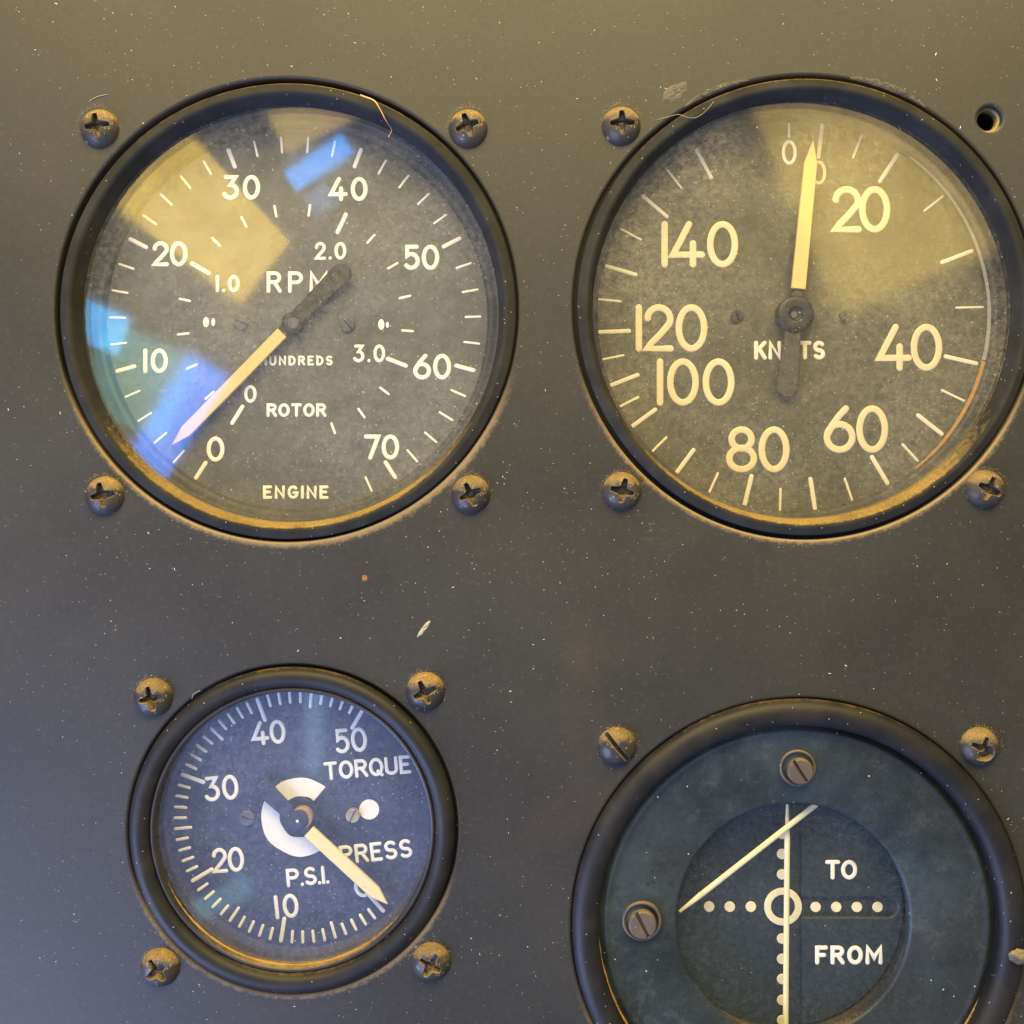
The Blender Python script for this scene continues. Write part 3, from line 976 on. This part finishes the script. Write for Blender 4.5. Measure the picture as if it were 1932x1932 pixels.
def m_face():
    t = NT('face_bluegrey')
    n1 = t.noise(60, 6, .65, None, .5)
    n2 = t.noise(260, 5, .7)
    n3 = t.noise(1500, 3, .6)
    n4 = t.noise(33, 3, .5)
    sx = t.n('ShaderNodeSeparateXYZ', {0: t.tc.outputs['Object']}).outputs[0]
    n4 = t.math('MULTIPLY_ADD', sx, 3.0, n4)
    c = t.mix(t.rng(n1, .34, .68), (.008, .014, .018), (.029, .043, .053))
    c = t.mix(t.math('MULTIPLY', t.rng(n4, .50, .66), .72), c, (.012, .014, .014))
    c = t.mix(t.math('MULTIPLY', t.rng(n2, .54, .70), .32), c, (.070, .084, .092))
    c = t.mix(t.math('MULTIPLY', t.rng(t.noise(2200, 4, .7), .55, .72), .25), c, (.10, .11, .115))
    c = t.mix(t.math('MULTIPLY', t.math('MULTIPLY', t.rng(t.noise(520, 3), .60, .68), t.rng(n4, .46, .56)), .8), c, (.012, .014, .015))
    u = t.math('MULTIPLY_ADD', t.math('SUBTRACT', n3, .5), .5, t.up())
    c = t.mix(t.math('MULTIPLY', t.rng(u, .75, 1.1), .5), c, (.42, .27, .10))
    c = t.mix(t.math('MULTIPLY', t.specks(520, .10, .35), .8), c, (.5, .48, .42))
    t.bsdf(c, t.rng(n2, .3, .7, .42, .60), t.math('ADD', n3, t.math('MULTIPLY', n2, .6)), .30, .00012, .5)
    return t.m


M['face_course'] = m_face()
zc = 0
rw = 21.25 * MM
ox, oy = loc2('course', 1496.6, 1736, -2.6 * MM)
prof = rounded([(36.4 * MM, -2.0 * MM), (35.5 * MM, -1.5 * MM), (34.6 * MM, -.85 * MM), (33.6 * MM, -1.15 * MM), (28 * MM, -1.5 * MM), (rw + .35 * MM, -2.5 * MM), (rw, -2.9 * MM), (rw, -4.3 * MM)], .4 * MM, 4)
vs, fs = lathe(prof, 200)
# the window sits a touch off the bezel axis: ease the inner rings over to it
vs = [(x + ox * max(0, min(1, (34 * MM - math.hypot(x, y)) / (12 * MM))), y + oy * max(0, min(1, (34 * MM - math.hypot(x, y)) / (12 * MM))), z) for x, y, z in vs]
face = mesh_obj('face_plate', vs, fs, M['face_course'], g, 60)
for px, py, ang, rr in ((1508, 1454, 33, 25), (1211.4, 1742.6, 27, 27)):
    x, y = loc2('course', px - (4 if px > 1400 else 1), py - 6, -1.5 * MM)
    vs, fs = lathe(rounded([(rr * 1.40 * S, -1.9 * MM), (rr * 1.38 * S, -1.0 * MM), (rr * 1.26 * S, -.85 * MM), (rr * 1.16 * S, -1.15 * MM), (rr * 1.14 * S, -2.2 * MM)], .12 * MM, 3), 64, c=(x, y))
    mesh_obj('screw_collar', vs, fs, M['screw_brown'], face, 50)
    s_ = small_screw('course', face, px, py, rr, -1.2 * MM, ang, M['screw_brown'], 'face_screw', 1.1 * MM)
    vs, fs = disc(rr * 1.15 * S, -2.5 * MM, -1.75 * MM, 48, c=(x, y))
    mesh_obj('screw_seat', vs, fs, M['case'], face, 40)
ZD = -9.6 * MM
vs, fs = lathe([(rw + 1.5 * MM, -3.4 * MM), (rw + 1.6 * MM, ZD - .6 * MM)], 128, c=(ox, oy))
mesh_obj('well', vs, fs, M['case'], g, 40)
vs, fs = disc(rw + 2.2 * MM, ZD - 1 * MM, ZD, 128, c=(ox, oy))
dial = mesh_obj('dial', vs, fs, M['dial_course'], g, 40)
# right-hand plate with its slot
zq = ZD + 1.1 * MM
xe = loc2('course', 1513, 1711, zq)[0]
rr = rw + 1.2 * MM
a0 = math.acos((xe - ox) / rr)
out = [(ox + rr * math.cos(a), oy + rr * math.sin(a)) for a in [-a0 + 2 * a0 * i / 60 for i in range(61)]]
sx1, sy1 = loc2('course', 1676, 1693.5, zq)
_, sy0 = loc2('course', 1676, 1730.6, zq)
sr = (sy1 - sy0) / 2
slot = [(xe, sy1)] + [(sx1 + sr * math.cos(R_(90 - 180 * i / 16)), (sy0 + sy1) / 2 + sr * math.sin(R_(90 - 180 * i / 16))) for i in range(17)] + [(xe, sy0)]
upper = [p for p in out if p[1] >= (sy0 + sy1) / 2]
lower = [p for p in out if p[1] < (sy0 + sy1) / 2]
vs, fs = prism(lower + upper + slot, ZD, zq, .35 * MM)
plate = mesh_obj('lettered_plate', vs, fs, M['dial_course'], g, 25)
write('lettering', 'TO', 'course', plate, (1556.8, 1622.5, 1617.5, 1659.5), 7.8, M['bonewhite'], zq, wide=1.22)
write('lettering', 'FROM', 'course', plate, (1537.8, 1783.9, 1665.5, 1820), 8.2, M['bonewhite'], zq, wide=1.22)
for px, py, rpx in [(x, 1710.4, 10.6) for x in (1337.8, 1376.7, 1416.5)] + [(x, 1711, 10.4) for x in (1538.7, 1577.6, 1616.5, 1655.6)] + \
        [(1475.5, y, 10.5) for y in (1573, 1611, 1649.5, 1770.7, 1809, 1847, 1886.5, 1925)]:
    vs, fs = disc(rpx * S, ZD, ZD + .2 * MM, 28, c=loc2('course', px, py, ZD), bev=.1 * MM)
    mesh_obj('dot', vs, fs, M['bone'], dial, 40)
x, y = loc2('course', 1477, 1710, ZD)
k = S * (D - ZD) / D
vs, fs = lathe(rounded([(35.5 * k, ZD), (35.5 * k, ZD + .25 * MM), (22.5 * k, ZD + .25 * MM), (22.5 * k, ZD)], .1 * MM, 3), 64, c=(x, y))
mesh_obj('centre_ring', vs, fs, M['bone'], dial, 50)


def needle(name, p, q, w, z, mat, taper=.5):
    a, b = Vector(loc2('course', *p, z)), Vector(loc2('course', *q, z))
    d = (b - a)
    ln = d.length
    d.normalize()
    n = Vector((-d.y, d.x))
    vs, fs = [], []
    N, m = 14, 10
    for i in range(N + 1):
        t = i / N
        r = w * S / 2 * (taper + (1 - taper) * min(1, t * 7))
        c = a + d * ln * t
        for j in range(m):
            an = 2 * math.pi * j / m
            o = n * r * math.cos(an)
            vs.append((c.x + o.x, c.y + o.y, z + r * .6 * math.sin(an)))
    for i in range(N):
        for j in range(m):
            fs.append((i * m + j, i * m + (j + 1) % m, (i + 1) * m + (j + 1) % m, (i + 1) * m + j))
    fs.append(tuple(reversed(range(m))))
    fs.append(tuple(range(N * m, N * m + m)))
    return mesh_obj(name, vs, fs, mat, g, 50)


needle('vertical_needle', (1485.8, 1517), (1482, 1962), 11, ZD + 3.0 * MM, M['needle_bone'])
needle('slanting_needle', (1282, 1720), (1540, 1517.5), 11.5, ZD + 4.2 * MM, M['needle_bone'])
vs, fs = disc(rw + .9 * MM, -4.2 * MM, -3.2 * MM, 96, c=(ox, oy))
mesh_obj('glass', vs, fs, m_glass('glass_course', .022, (.40, .46, .52), .05, 21.0, .8, .012, .8, .15), g, 40)

# ================================================================== mounting screws
SM = {}
for i in range(4):
    SM['p%d' % i] = ('phillips', i)
SM['worn'] = ('worn', 31)
SM['slot'] = ('slot', 11)
SCREW_ME = {}
for key, (kind, seed) in SM.items():
    vs, fs = screw_mesh(3.55 * MM, 2.5 * MM, kind, seed)
    me = bpy.data.meshes.new('screw_head')
    me.from_pydata(vs, [], fs)
    me.update()
    me.polygons.foreach_set('use_smooth', [True] * len(me.polygons))
    me.set_sharp_from_angle(angle=R_(55))
    me.materials.append(M['screw'])
    SCREW_ME[key] = me
PH = 'dusty black cross-slot screw at the %s of the %s'
screws = [
    (185, 240, 'p0', 8, PH % ('upper left', 'RPM gauge')), (883, 240, 'p1', 20, PH % ('upper right', 'RPM gauge')),
    (195, 935, 'p2', 12, PH % ('lower left', 'RPM gauge')), (888, 933, 'p3', 24, PH % ('lower right', 'RPM gauge')),
    (1173, 235, 'p0', 2, PH % ('upper left', 'KNOTS gauge')), (1174, 927, 'p1', -14, PH % ('lower left', 'KNOTS gauge')),
    (1862, 923, 'p2', -25, PH % ('lower right', 'KNOTS gauge')),
    (287, 1317, 'p3', 14, PH % ('upper left', 'TORQUE gauge')), (802, 1306, 'p0', 24, PH % ('upper right', 'TORQUE gauge')),
    (300, 1828, 'p1', 38, PH % ('lower left', 'TORQUE gauge')), (813, 1818, 'p3', -30, PH % ('lower right', 'TORQUE gauge')),
    (1165, 1410, 'slot', 40, 'dusty screw with one straight slot at the upper left of the TO FROM gauge'),
    (1851, 1410, 'worn', -20, 'dusty screw with a chewed-out slot at the upper right of the TO FROM gauge')]
for px, py, key, ang, label in screws:
    o = link(bpy.data.objects.new('mounting_screw', SCREW_ME[key]))
    x, y = pm(px, py, .8 * MM)
    o.location = (x, 0.0003, y)
    o.rotation_euler = (R_(90), R_(-ang), 0)
    tag(o, label, 'screw', 'screws holding the gauges to the panel')

# nut plate behind the empty screw hole
hx, hy = pm(1868, 223)
vs, fs = lathe(rounded([(2.3 * MM, -1.75 * MM), (2.22 * MM, -1.0 * MM), (1.80 * MM, -1.3 * MM), (1.72 * MM, -2.4 * MM)], .15 * MM, 3), 48)
o = mesh_obj('threaded_insert', vs, fs, m_coated('brass_insert', (.10, .08, .04), .35, .9, -.6, .4, .5, (.45, .32, .11)))
vs, fs = lathe([(1.9 * MM, -1.9 * MM), (1.8 * MM, -9 * MM), (1e-5, -9 * MM)], 40)
mesh_obj('bore', vs, fs, M['case'], o)
o.location = (hx, 0, hy)
o.rotation_euler = (R_(90), 0, 0)
tag(o, 'empty brass-rimmed screw hole at the upper right of the KNOTS gauge', 'insert')

# ================================================================== wear and litter on the panel
def crumb_strip(name, key, a0, a1, rr, width, hgt, mat, seed, n=70, m=7, label=None):
    """torn, crumbly paint along part of a cut-out rim"""
    gx, gy, gr = GA[key]
    cx, cy = pm(gx, gy)
    rnd = random.Random(seed)
    vs, fs = [], []
    for i in range(n + 1):
        t = i / n
        a = R_(a0 + (a1 - a0) * t)
        env = math.sin(math.pi * min(max(t, .02), .98)) ** .5
        for j in range(m + 1):
            s = j / m
            r = gr * S + rr + width * (s - .1) * env * (1 + .35 * mnoise.noise(Vector((t * 14, 0, seed))))
            z = hgt * env * math.sin(math.pi * s) * (.45 + 1.1 * abs(mnoise.noise(Vector((t * 45, s * 5, seed))))) - .03 * MM
            aa = a + rnd.uniform(-.002, .002)
            vs.append((cx + r * math.sin(aa), cy + r * math.cos(aa), z))
    for i in range(n):
        for j in range(m):
            q = i * (m + 1) + j
            fs.append((q, q + 1, q + m + 2, q + m + 1))
    o = mesh_obj(name, vs, fs, mat, panel, 20)
    if label:
        o['label'] = label
    return o


scr = m_coated('scraped_paint', (.030, .029, .025), .6, .35, .3, .9, .6, (.20, .18, .12), (.085, .078, .058))
crumb_strip('scraped_paint', 'knots', -31, -14, .25 * MM, 1.1 * MM, .35 * MM, scr, 3, label='scraped paint along the cut-out rim')
crumb_strip('scraped_paint', 'knots', 11, 31, .2 * MM, 1.3 * MM, .45 * MM, scr, 5, label='scraped paint along the cut-out rim')


def blister(px, py, rx, ry, rot, hgt, mat, name, seed):
    cx, cy = pm(px, py)
    vs, fs = [(cx, cy, hgt)], []
    NR, NA = 12, 40
    for i in range(1, NR + 1):
        for j in range(NA):
            a = 2 * math.pi * j / NA
            q = i / NR
            w = 1 + .22 * mnoise.noise(Vector((math.cos(a) * 1.6, math.sin(a) * 1.6, seed)))
            X, Y = q * rx * S * w * math.cos(a), q * ry * S * w * math.sin(a)
            x = X * math.cos(rot) - Y * math.sin(rot)
            y = X * math.sin(rot) + Y * math.cos(rot)
            z = hgt * (1 - q ** 6) * (.7 + .8 * mnoise.noise(Vector((x * 3000, y * 3000, seed)))) - .02 * MM
            vs.append((cx + x, cy + y, z))
    for j in range(NA):
        fs.append((0, 1 + j, 1 + (j + 1) % NA))
    for i in range(NR - 1):
        for j in range(NA):
            a, b = 1 + i * NA + j, 1 + i * NA + (j + 1) % NA
            fs.append((a, a + NA, b + NA, b))
    return mesh_obj(name, vs, fs, mat, panel, 40)


blister(1274, 175, 28, 15, R_(35), .22 * MM, scr, 'paint_blister', 2)
chipm = m_coated('bare_chip', (.30, .27, .20), .5, .5, .3, .9, .8, (.5, .42, .28), (.45, .42, .34))
blister(800, 1186, 21, 4.2, R_(52), .30 * MM, chipm, 'paint_chip', 6)
blister(688, 1091, 6, 6, 0, .18 * MM, m_coated('rust_fleck', (.20, .08, .03), .6, .2, .4, 1, .2), 'rust_fleck', 8)


def wire(name, pts, r, mat, label, cat):
    pv = [Vector((*pm(px, py, z)[:1], -z, pm(px, py, z)[1])) for px, py, z in pts]
    # Catmull-Rom through the points
    path = []
    for i in range(len(pv) - 1):
        p0, p1, p2, p3 = pv[max(i - 1, 0)], pv[i], pv[i + 1], pv[min(i + 2, len(pv) - 1)]
        for k in range(6):
            t = k / 6
            path.append(.5 * ((2 * p1) + (p2 - p0) * t + (2 * p0 - 5 * p1 + 4 * p2 - p3) * t * t + (3 * p1 - p0 - 3 * p2 + p3) * t ** 3))
    path.append(pv[-1])
    vs, fs = [], []
    m = 6
    for i, p in enumerate(path):
        t = (path[min(i + 1, len(path) - 1)] - path[max(i - 1, 0)]).normalized()
        u = t.cross(Vector((0, 1, 0)))
        u = u.normalized() if u.length > 1e-5 else Vector((1, 0, 0))
        w = t.cross(u)
        for j in range(m):
            a = 2 * math.pi * j / m
            vs.append(tuple(p + u * r * math.cos(a) + w * r * math.sin(a)))
    for i in range(len(path) - 1):
        for j in range(m):
            fs.append((i * m + j, i * m + (j + 1) % m, (i + 1) * m + (j + 1) % m, (i + 1) * m + j))
    o = mesh_obj(name, vs, fs, mat, None, 60)
    tag(o, label, cat)
    return o


t = NT('copper')
t.bsdf((.75, .36, .20), .35, metal=.6)
wire('copper_strand', [(680, 179, 1.55 * MM), (690, 183, 1.75 * MM), (706, 190, 1.9 * MM), (717, 206, 1.7 * MM), (727, 225, 1.0 * MM), (738, 242, -1.5 * MM), (738, 250, -2.25 * MM), (733, 258, -2.3 * MM)],
     .10 * MM, t.m, 'thin copper strand lying over the upper rim of the RPM gauge', 'strand')
t = NT('lint')
t.bsdf((.36, .33, .25), .7)
lint = t.m
wire('hair', [(1240, 226, .06 * MM), (1262, 220, .35 * MM), (1280, 216, 1.1 * MM), (1296, 221, 1.35 * MM), (1312, 222, 1.0 * MM), (1330, 211, 1.1 * MM), (1347, 191, 1.35 * MM)],
     .035 * MM, lint, 'fine pale hair across the upper left rim of the KNOTS gauge', 'hair')
wire('lint_thread', [(168, 192, .08 * MM), (176, 186, .15 * MM), (188, 181, .15 * MM), (203, 178, .08 * MM)],
     .055 * MM, lint, 'pale curl of lint above the upper left screw of the RPM gauge', 'lint')
wire('lint_thread', [(362, 1318, .06 * MM), (366, 1309, .16 * MM), (378, 1303, .1 * MM)],
     .05 * MM, lint, 'short pale thread beside the upper left screw of the TORQUE gauge', 'lint')

# crumb of dirt on the right rim of the TO FROM gauge
bm = bmesh.new()
bmesh.ops.create_icosphere(bm, subdivisions=3, radius=1.6 * MM)
for v in bm.verts:
    n_ = mnoise.noise(v.co * 900) * .9 + mnoise.noise(v.co * 2500) * .4
    v.co *= 1 + .45 * n_
    v.co.y *= .5
    v.co.z *= .8
me = bpy.data.meshes.new('dirt_crumb')
bm.to_mesh(me)
bm.free()
me.polygons.foreach_set('use_smooth', [True] * len(me.polygons))
me.materials.append(m_coated('dirt', (.10, .08, .05), .7, .9, -.2, .6, .9, (.45, .36, .18), (.2, .16, .09)))
o = link(bpy.data.objects.new('dirt_crumb', me))
x, y = pm(1921, 1803, 2.0 * MM)
o.location = (x, -2.2 * MM, y)
tag(o, 'small crumb of yellowish dirt on the right rim of the TO FROM gauge', 'dirt')

# dust flecks and lint lying on panel, rims and screws (nobody could count them)
rnd = random.Random(3)
vs, fs = [], []


def fleck(x, y, z, ln, w, ang):
    o = len(vs)
    c_, s_ = math.cos(ang), math.sin(ang)
    hh = w * .8
    bend = rnd.uniform(-.5, .5) * ln if ln > 2.5 * w else 0
    for u, v, q in ((-1, 0, .2), (0, -1, .1), (1, 0, .3), (0, 1, .1), (0, 0, 1)):
        X, Y = u * ln, v * w + (bend * (1 - abs(u)) if bend else 0)
        vs.append((x + X * c_ - Y * s_, -(z + hh * q), y + X * s_ + Y * c_))
    for a, b in ((0, 1), (1, 2), (2, 3), (3, 0)):
        fs.append((o + a, o + b, o + 4))


GM = [(pm(a, b), r * S) for a, b, r in GA.values()]


def free(x, y, pad=.6 * MM):
    return all(math.hypot(x - c[0], y - c[1]) > r + pad for c, r in GM)


for i in range(7500):
    x, y = rnd.uniform(-.13, .13), rnd.uniform(-.13, .13)
    if not free(x, y) or rnd.random() > .62 + 1.4 * mnoise.noise(Vector((x * 38, y * 38, 5))):
        continue
    w = MM * (.026 + .07 * rnd.random() ** 4)
    ln = w * (rnd.uniform(1, 1.6) if rnd.random() < .8 else rnd.uniform(2, 5))
    fleck(x, y, 0, ln, w, rnd.uniform(0, 6.3))
t = NT('dust_fleck')
oi = t.noise(700, 2)
t.bsdf(t.mix(t.rng(oi, .35, .65), (.50, .44, .33), (.74, .71, .62)), .7)
o = mesh_obj('dust_flecks', vs, fs, t.m, None, 0)
o['kind'] = 'stuff'
tag(o, 'pale dust flecks scattered over the dark panel', 'dust')
vs, fs = [], []
for px, py, *_ in screws:            # fringe of dust on the upper side of each screw
    cx, cy = pm(px, py)
    for i in range(150):
        a = rnd.gauss(90, 48)
        r = 3.55 * MM + abs(rnd.gauss(0, .35 * MM))
        w = MM * (.022 + .035 * rnd.random() ** 2)
        x, y = cx + r * math.cos(R_(a)), cy + r * math.sin(R_(a))
        if free(x, y, .2 * MM):
            fleck(x, y, 0, w * rnd.uniform(1, 2.5), w, rnd.uniform(0, 6.3))
for (c, r) in GM:                    # along the lower rims of the cut-outs
    for i in range(300):
        a = rnd.gauss(270, 55)
        q = r + .55 * MM + abs(rnd.gauss(0, .7 * MM))
        w = MM * (.025 + .04 * rnd.random() ** 2)
        fleck(c[0] + q * math.cos(R_(a)), c[1] + q * math.sin(R_(a)), 0, w * rnd.uniform(1, 2), w, rnd.uniform(0, 6.3))
t = NT('brown_dust')
t.bsdf(t.mix(t.noise(900, 2), (.20, .14, .06), (.40, .31, .18)), .8)
o = mesh_obj('brown_dust', vs, fs, t.m, None, 0)
o['kind'] = 'stuff'
tag(o, 'brown dust fringing the screws and the lower rims of the gauges', 'dust')
